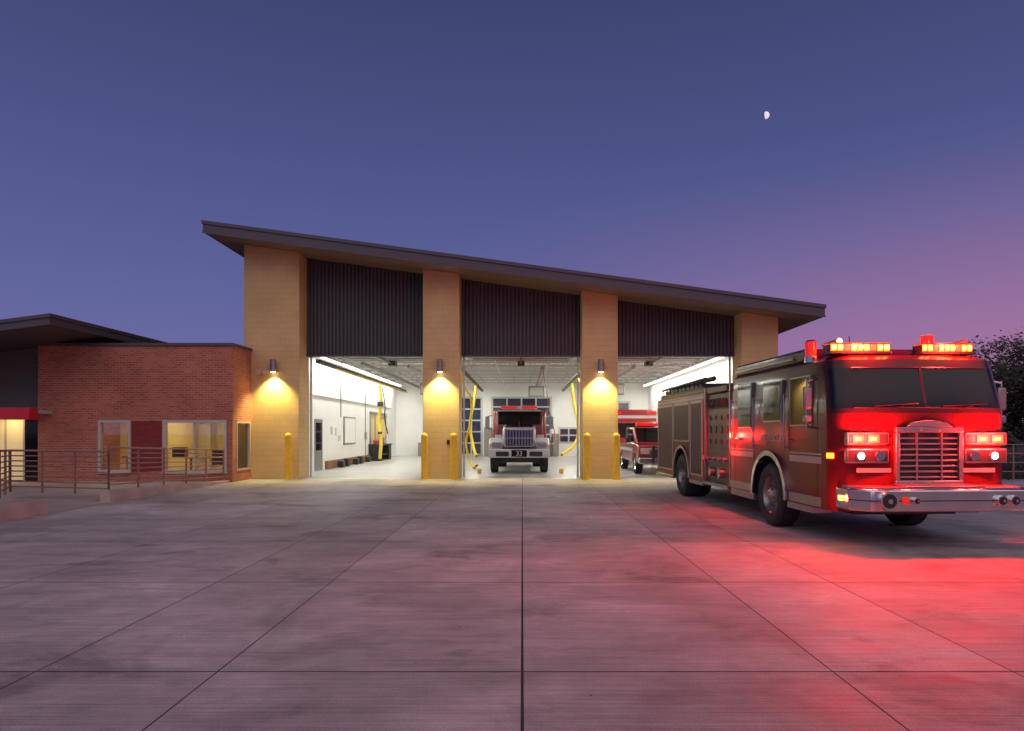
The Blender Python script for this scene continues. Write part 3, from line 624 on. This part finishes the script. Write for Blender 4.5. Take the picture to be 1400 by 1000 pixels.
rollup('rollup_door_1',5.68,6.62,.60,2.36); rollup('rollup_door_2',6.70,8.10,1.38,2.36); rollup('rollup_door_3',8.18,9.75,.60,2.36)
boxes('body_stripe','stripe',[(-.008,-.002,5.62,9.84,2.39,2.45)],FE)
boxes('hosebed','black',[(.08,W-.08,5.62,9.80,2.524,2.66),(.15,W-.15,6.2,9.6,2.66,2.78)],FE,bevel=.03)
ld=[((.10,5.8,2.86),(.10,9.7,2.80),.03),((.10,5.8,2.66),(.10,9.7,2.62),.03)]
for k in range(11): ld.append(((.10,5.95+k*.36,2.66),(.10,5.95+k*.36,2.84),.016))
ld+=[((.3,5.8,2.86),(.3,9.6,2.84),.06),((2.3,5.8,2.86),(2.3,9.6,2.84),.06)]
cyls('ladder','black',ld,FE,10)
boxes('deck_gun','black',[(1.0,1.6,4.3,4.9,2.63,2.85)],FE,bevel=.05)
boxes('running_board','alum',[(-.03,.4,5.6,6.66,.40,.478),(-.03,.4,8.14,9.9,.40,.478)],FE,bevel=.01)
boxes('rear_body_lights','rlens',[(-.02,-.001,9.76,9.84,2.1,2.3),(-.02,-.001,5.56,5.64,1.0,1.1)],FE)
boxes('tailboard','alum',[(.05,W-.05,9.86,10.2,.42,.5)],FE)
RED=(1,.018,.014)
for i,x in enumerate(reds):
    light('flasher_light_%d'%(i+1),'POINT',(x,-.52,1.535),112,RED,FE,size=.06)
light('bar_light_near','POINT',(.55,-.10,3.0),290,(1,.03,.016),FE,size=.08); light('bar_light_far','POINT',(1.86,-.10,3.0),290,(1,.03,.016),FE,size=.08)
light('side_flasher_light','POINT',(-.18,3.78,1.56),85,RED,FE,size=.05)
light('bumper_side_lamp','POINT',(-.10,-.45,.71),10,(1,.10,.02),FE,size=.04)
for i,x in enumerate((.32,W-.32)):
    light('headlight_beam_%d'%(i+1),'SPOT',(x,-.44,1.295),8,(1,.85,.7),FE,size=.05,rot=(math.radians(82),0,math.radians(180)),spot_size=math.radians(70),spot_blend=.8)

# ------------------------------------------------------------ tanker truck in bay
TT=empty('tanker_truck',(-.12-1.2,26.45,0),0)
w=2.4
prism('hood','vwhite',[(0.15,1.05),(.12,1.55),(.35,1.80),(1.9,1.95),(1.9,1.0)],'x',.55,w-.55,TT,bevel=.08)
prism('hood_top_panel','maroon',[(.37,1.79),(.37,1.812),(1.88,1.96),(1.88,1.93)],'x',.66,w-.66,TT,bevel=.004)
fp=[(.15,.75),(.15,1.15),(.4,1.38),(1.6,1.38),(1.75,1.0),(1.55,.98),(1.4,1.15),(.7,1.15),(.5,.9)]
prism('fender_left','vwhite',fp,'x',.02,.56,TT,bevel=.05); prism('fender_right','vwhite',fp,'x',w-.56,w-.02,TT,bevel=.05)
prism('cab','maroon',[(1.6,.9),(1.6,1.90),(1.95,2.50),(3.6,2.56),(3.6,.9)],'x',.22,w-.22,TT,bevel=.08)
prism('cab_lower','vwhite',[(1.59,.92),(1.59,1.5),(3.55,1.5),(3.55,.92)],'x',.205,w-.205,TT,bevel=.02)
prism('windshield','dglass',[(1.575,1.94),(1.88,2.44),(1.90,2.44),(1.60,1.94)],'x',.34,w-.34,TT)
boxes('windshield_post','maroon',[(w/2-.02,w/2+.02,1.55,1.62,1.9,2.05)],TT)
boxes('sun_visor','vwhite',[(.3,w-.3,1.72,1.90,2.47,2.52)],TT,bevel=.02)
boxes('grille_frame','chrome',[(.60,w-.60,.06,.14,1.02,1.75)],TT,bevel=.04)
boxes('grille_dark','black',[(.68,w-.68,.045,.059,1.08,1.68)],TT)
boxes('grille_bars','chrome',[(.72+k*.115,.755+k*.115,.02,.044,1.09,1.67) for k in range(9)]+[(.68,w-.68,.015,.04,1.36,1.40)],TT)
boxes('bumper','vwhite',[(.02,w-.02,-.12,.10,.62,.95)],TT,bevel=.03)
boxes('bumper_plate','dglass',[(.9,1.5,-.13,-.121,.66,.92)],TT)
text('unit_number','33',.26,(1.2,-.135,.70),(math.radians(90),0,0),'vwhite',TT)
boxes('bumper_winch','black',[(.3,.8,-.16,-.121,.68,.86),(w-.8,w-.3,-.16,-.121,.68,.86)],TT,bevel=.02)
boxes('lamp_bezels','chrome',[(.12,.52,.10,.15,1.0,1.22),(w-.52,w-.12,.10,.15,1.0,1.22)],TT,bevel=.02)
boxes('headlamps','alum',[(.16,.48,.085,.099,1.04,1.18),(w-.48,w-.16,.085,.099,1.04,1.18)],TT,bevel=.01)
boxes('amber_lamps','yellow',[(.05,.11,.10,.14,1.05,1.15),(w-.11,w-.05,.10,.14,1.05,1.15)],TT)
boxes('light_bar','rlens',[(.45,1.1,2.0,2.3,2.60,2.70),(1.3,1.95,2.0,2.3,2.60,2.70)],TT,bevel=.03)
boxes('light_bar_mid','vwhite',[(1.11,1.29,2.0,2.3,2.60,2.70),(.45,1.95,2.05,2.25,2.56,2.598)],TT)
for sg,xo in ((-1,.1),(1,w-.1)):
    a,b=sorted((xo+sg*.12,xo+sg*.30)); boxes('mirror_%s'%('l' if sg<0 else 'r'),'alum',[(a,b,1.5,1.56,1.75,2.25)],TT,bevel=.02)
    cyls('mirror_arm_%s'%('l' if sg<0 else 'r'),'black',[((xo,1.7,2.3),(xo+sg*.2,1.53,2.25),.015),((xo,1.7,1.7),(xo+sg*.2,1.53,1.75),.015)],TT,6)
wheel('wheel_fl',(.06,1.05,.50),.50,.30,TT,side=-1); wheel('wheel_fr',(w-.06,1.05,.50),.50,.30,TT,side=1)
wheel('wheel_rl',(.04,5.6,.50),.50,.55,TT,side=-1); wheel('wheel_rr',(w-.04,5.6,.50),.50,.55,TT,side=1)
boxes('frame_rails','black',[(.75,w-.75,.1,7.4,.55,.85),(.4,w-.4,.3,.5,.42,.6)],TT)
boxes('tank_body','red2',[(.02,w-.02,3.75,7.6,.95,2.55)],TT,bevel=.1)
boxes('tank_stripe','vwhite',[(.005,.018,3.8,7.5,1.3,1.5),(w-.018,w-.005,3.8,7.5,1.3,1.5)],TT)
boxes('hood_stripe','maroon',[(.52,.545,.4,1.9,1.42,1.52),(w-.545,w-.52,.4,1.9,1.42,1.52)],TT)

# ------------------------------------------------------------ pickup in right bay
PK=empty('pickup_truck',(4.35,25.6,0),0); w=1.98
prism('lower_body','red2',[(.0,.45),(-.02,.95),(.10,1.10),(1.25,1.18),(1.9,1.2),(5.6,1.2),(5.65,.5),(4.9,.45),(4.75,.75),(4.2,.75),(4.05,.45),(1.5,.45),(1.3,.8),(.65,.8),(.5,.45)],'x',0,w,PK,bevel=.05)
prism('cab','red2',[(1.2,1.17),(1.95,1.80),(3.6,1.82),(3.8,1.17)],'x',.10,w-.10,PK,bevel=.06)
prism('windshield','dglass',[(1.25,1.235),(1.90,1.78),(1.93,1.78),(1.29,1.22)],'x',.20,w-.20,PK)
for sfx,a,b in (('l',.085,.099),('r',w-.099,w-.085)):
    prism('side_windows_'+sfx,'dglass',[(1.55,1.24),(2.0,1.72),(2.75,1.74),(2.75,1.24)],'x',a,b,PK); prism('crew_windows_'+sfx,'dglass',[(2.83,1.24),(2.83,1.74),(3.5,1.74),(3.62,1.24)],'x',a,b,PK)
boxes('grille','chrome',[(.45,w-.45,-.05,.0,.70,1.0)],PK,bevel=.02); boxes('grille_dark','black',[(.5,w-.5,-.06,-.051,.74+k*.09,.79+k*.09) for k in range(3)],PK)
boxes('headlamps','frame',[(.08,.42,-.045,.02,.78,1.0),(w-.42,w-.08,-.045,.02,.78,1.0)],PK,bevel=.02)
boxes('bumper','chrome',[(.0,w,-.15,.05,.42,.66)],PK,bevel=.04)
boxes('side_stripe','vwhite',[(-.006,-.001,1.35,5.5,.85,.98),(w+.001,w+.006,1.35,5.5,.85,.98)],PK)
boxes('push_bar','black',[(.5,.56,-.28,-.15,.45,1.1),(w-.56,w-.5,-.28,-.15,.45,1.1),(.5,w-.5,-.28,-.22,1.0,1.06),(.5,w-.5,-.28,-.22,.72,.77)],PK)
boxes('light_bar','rlens',[(.3,w-.3,2.2,2.45,1.86,1.98)],PK,bevel=.03)
boxes('mirrors','black',[(-.22,-.02,1.55,1.62,1.2,1.42),(w+.02,w+.22,1.55,1.62,1.2,1.42)],PK,bevel=.03)
for nm,x,y,s in (('wheel_fl',.02,.98,-1),('wheel_fr',w-.02,.98,1),('wheel_rl',.02,4.48,-1),('wheel_rr',w-.02,4.48,1)): wheel(nm,(x,y,.39),.39,.26,PK,side=s)
RT=empty('rescue_truck',(4.55,33.2,0),0); w=2.3
boxes('box_body','red2',[(0,w,1.5,6.5,.6,2.75)],RT,bevel=.08)
prism('cab','red2',[(0,.5),(-.02,1.1),(.6,1.3),(1.1,2.1),(1.5,2.15),(1.5,.5)],'x',.1,w-.1,RT,bevel=.06)
prism('windshield','dglass',[(.60,1.34),(1.05,2.05),(1.08,2.05),(.64,1.33)],'x',.25,w-.25,RT)
boxes('box_stripe','vwhite',[(-.006,-.001,1.6,6.4,1.5,1.7),(.0,w,1.485,1.495,2.3,2.45)],RT)
boxes('box_lights','rlens',[(.1,.5,1.46,1.495,2.5,2.65),(w-.5,w-.1,1.46,1.495,2.5,2.65)],RT)
boxes('grille','black',[(.5,w-.5,-.05,-.021,.7,1.0)],RT); boxes('bumper','chrome',[(.05,w-.05,-.15,0,.45,.66)],RT,bevel=.03)
for nm,x,y,s in (('wheel_fl',.1,.8,-1),('wheel_fr',w-.1,.8,1),('wheel_rl',.05,5,-1),('wheel_rr',w-.05,5,1)): wheel(nm,(x,y,.42),.42,.28,RT,side=s)

# ------------------------------------------------------------ vegetation
M['leaf']=pm('foliage',(.045,.045,.022),.7,var=.6,scale=1.2)
M['bark']=pm('bark',(.08,.055,.04),.9,var=.3,scale=8,bump=.6,bscale=20)
def tree(name,loc,h,r,n,seed):
    rnd=random.Random(seed); T=empty(name,loc)
    br=[((0,0,0),(0.1,0,h*.35),r*.07,r*.05)]; cl=[]
    for k in range(12):
        a=rnd.uniform(0,6.28); e=Vector((math.cos(a)*r*rnd.uniform(.35,.75),math.sin(a)*r*rnd.uniform(.35,.75),h*rnd.uniform(.42,.86)))
        s=Vector((0.1,0,h*rnd.uniform(.2,.38))); br.append((s,e,r*.035,r*.012))
        for q in range(4):
            e2=e+Vector((rnd.uniform(-1,1),rnd.uniform(-1,1),rnd.uniform(-.4,.7)))*r*.35; br.append((e,e2,r*.012,r*.004)); cl.append((e2,.10))
        cl.append((e,.16))
    cyls('trunk_and_limbs','bark',br,T,8)
    bm=bmesh.new()
    for k in range(40):
        v=Vector((rnd.gauss(0,1),rnd.gauss(0,1),rnd.gauss(0,1))).normalized()*rnd.random()**.4*.8
        cl.append((Vector((v.x*r,v.y*r,h*.58+v.z*h*.40)),rnd.uniform(.08,.15)))
    for i in range(n):
        c,sg=rnd.choice(cl); d=Vector((rnd.gauss(0,1),rnd.gauss(0,1),rnd.gauss(0,.8)))
        if d.length>1.9: d=d.normalized()*1.9
        p=c+d*r*sg
        if p.z<h*.10: continue
        u=Vector((rnd.gauss(0,1),rnd.gauss(0,1),rnd.gauss(0,1))).normalized(); v=u.orthogonal().normalized(); s=rnd.uniform(.06,.12)
        bm.faces.new([bm.verts.new(p+u*s),bm.verts.new(p+v*s*.5),bm.verts.new(p-u*s),bm.verts.new(p-v*s*.5)])
    finish('crown',bm,'leaf',T)
tree('tree',(21.7,27,0),5.3,4.2,28000,3); tree('tree.001',(28,33,0),6.5,4.5,14000,5); tree('tree.002',(21.6,40,0),3.2,3.0,9000,8)
bm=bmesh.new(); rnd=random.Random(11)
for i in range(14000):
    x=rnd.uniform(-120,140)
    hh=3.2+1.3*math.sin(x*.21)+.9*math.sin(x*.57+1)+.6*math.sin(x*1.3)
    z=rnd.random()**.8*hh; y=75+rnd.gauss(0,2)
    p=Vector((x,y,z)); u=Vector((rnd.gauss(0,1),rnd.gauss(0,1),rnd.gauss(0,1))).normalized(); v=u.orthogonal().normalized(); s=rnd.uniform(.3,.7)
    bm.faces.new([bm.verts.new(p+u*s),bm.verts.new(p+v*s*.7),bm.verts.new(p-u*s),bm.verts.new(p-v*s*.7)])
finish('distant_trees',bm,'leaf')
bm=bmesh.new(); rnd=random.Random(12)
for i in range(9000):
    x=rnd.uniform(13.2,34); y=24+rnd.gauss(0,.6); z=rnd.random()*(1.0+.25*math.sin(x*2))
    p=Vector((x,y,z)); u=Vector((rnd.gauss(0,1),rnd.gauss(0,1),rnd.gauss(0,1))).normalized(); v=u.orthogonal().normalized(); s=rnd.uniform(.04,.1)
    bm.faces.new([bm.verts.new(p+u*s),bm.verts.new(p+v*s*.5),bm.verts.new(p-u*s),bm.verts.new(p-v*s*.5)])
finish('shrubs',bm,'leaf')
fl=[((12+k*2.2,22.8,0),(12+k*2.2,22.8,1.2),.03) for k in range(12)]+[((12,22.8,z),(36.2,22.8,z),.02) for z in (.3,.6,.9,1.2)]
cyls('pipe_fence','rail',fl,None,8)
bm=bmesh.new(); pts=[]
for i in range(121):
    x=-900+i*15; z=9+5*math.sin(i*.21)+3*math.sin(i*.53+2); pts.append((x,z))
lo=[bm.verts.new((x,700,-1)) for x,z in pts]; hi=[bm.verts.new((x,900,z)) for x,z in pts]; bk=[bm.verts.new((x,1200,-1)) for x,z in pts]
for i in range(120): bm.faces.new([lo[i],lo[i+1],hi[i+1],hi[i]]); bm.faces.new([hi[i],hi[i+1],bk[i+1],bk[i]])
finish('hills',bm,'dirt',smooth=True)

def moonmat():
    m=bpy.data.materials.new('moon_surface'); m.use_nodes=True; nt=m.node_tree; b=nt.nodes['Principled BSDF']; b.inputs['Base Color'].default_value=(.1,.1,.1,1)
    g=nn(nt,'ShaderNodeTexCoord'); n=nn(nt,'ShaderNodeTexNoise'); n.inputs['Scale'].default_value=.12; nt.links.new(g.outputs['Object'],n.inputs['Vector'])
    cr=nn(nt,'ShaderNodeValToRGB'); cr.color_ramp.elements[0].color=(.55,.5,.5,1); cr.color_ramp.elements[1].color=(1,.93,.85,1); nt.links.new(n.outputs['Fac'],cr.inputs[0]); nt.links.new(cr.outputs[0],b.inputs['Emission Color']); b.inputs['Emission Strength'].default_value=1.0
    return m
M['moon']=moonmat()
D=1300; dirv=Vector((333/933,1,432/933)); 
bm=bmesh.new(); bmesh.ops.create_uvsphere(bm,u_segments=32,v_segments=20,radius=D*4.7/933)
bmesh.ops.bisect_plane(bm,geom=bm.verts[:]+bm.edges[:]+bm.faces[:],plane_co=(-1.2,0,0),plane_no=(-1,.25,.15),clear_outer=True)
mo=finish('moon',bm,'moon',smooth=True); mo.location=dirv*D+Vector((0,0,1.64)); mo.rotation_euler=(0,math.radians(-8),math.radians(-19))

# ------------------------------------------------------------ world
wd=bpy.data.worlds.new('World'); S.world=wd; wd.use_nodes=True; nt=wd.node_tree; L=nt.links
bg=nt.nodes['Background']
tc=nn(nt,'ShaderNodeTexCoord'); sp=nn(nt,'ShaderNodeSeparateXYZ'); L.new(tc.outputs['Generated'],sp.inputs[0])
cr=nn(nt,'ShaderNodeValToRGB'); e=cr.color_ramp.elements
stops=[(0,(118,112,158)),(.07,(109,109,162)),(.17,(97,102,157)),(.32,(80,88,141)),(.53,(61,69,113)),(1,(42,49,90))]
e[0].position=0; e[0].color=rgb(*stops[0][1]); e[1].position=1; e[1].color=rgb(*stops[-1][1])
for p,c in stops[1:-1]:
    q=e.new(p); q.color=rgb(*c)
L.new(sp.outputs[2],cr.inputs[0])
def mr(src,a,b,c,d,smooth=True):
    r=nn(nt,'ShaderNodeMapRange'); r.interpolation_type='SMOOTHSTEP' if smooth else 'LINEAR'; L.new(src,r.inputs[0])
    for i,vv in enumerate((a,b,c,d)): r.inputs[i+1].default_value=vv
    return r.outputs[0]
def mu(a,b):
    q=nn(nt,'ShaderNodeMath',operation='MULTIPLY'); L.new(a,q.inputs[0]); L.new(b,q.inputs[1]); return q.outputs[0]
pf=mu(mr(sp.outputs[0],-.2,.65,0,.8),mr(sp.outputs[2],.0,.38,1,0))
mx=nn(nt,'ShaderNodeMix',data_type='RGBA'); L.new(pf,mx.inputs[0]); L.new(cr.outputs[0],mx.inputs[6]); mx.inputs[7].default_value=rgb(184,120,158)
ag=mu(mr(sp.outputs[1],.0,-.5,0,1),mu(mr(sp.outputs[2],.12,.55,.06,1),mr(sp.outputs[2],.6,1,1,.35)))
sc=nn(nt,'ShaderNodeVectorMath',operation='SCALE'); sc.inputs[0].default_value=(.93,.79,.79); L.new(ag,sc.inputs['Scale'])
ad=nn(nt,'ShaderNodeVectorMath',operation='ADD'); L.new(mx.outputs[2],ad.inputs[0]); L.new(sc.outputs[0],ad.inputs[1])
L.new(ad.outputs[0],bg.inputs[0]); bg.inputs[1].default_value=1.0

cam=bpy.data.cameras.new('camera'); co=bpy.data.objects.new('camera',cam); S.collection.objects.link(co)
co.location=(0,0,1.64); co.rotation_euler=(math.radians(90),0,0)
cam.sensor_width=36; cam.lens=24.0; cam.shift_x=-.01; cam.shift_y=.0643; cam.clip_end=3000; cam.clip_start=.05
S.camera=co
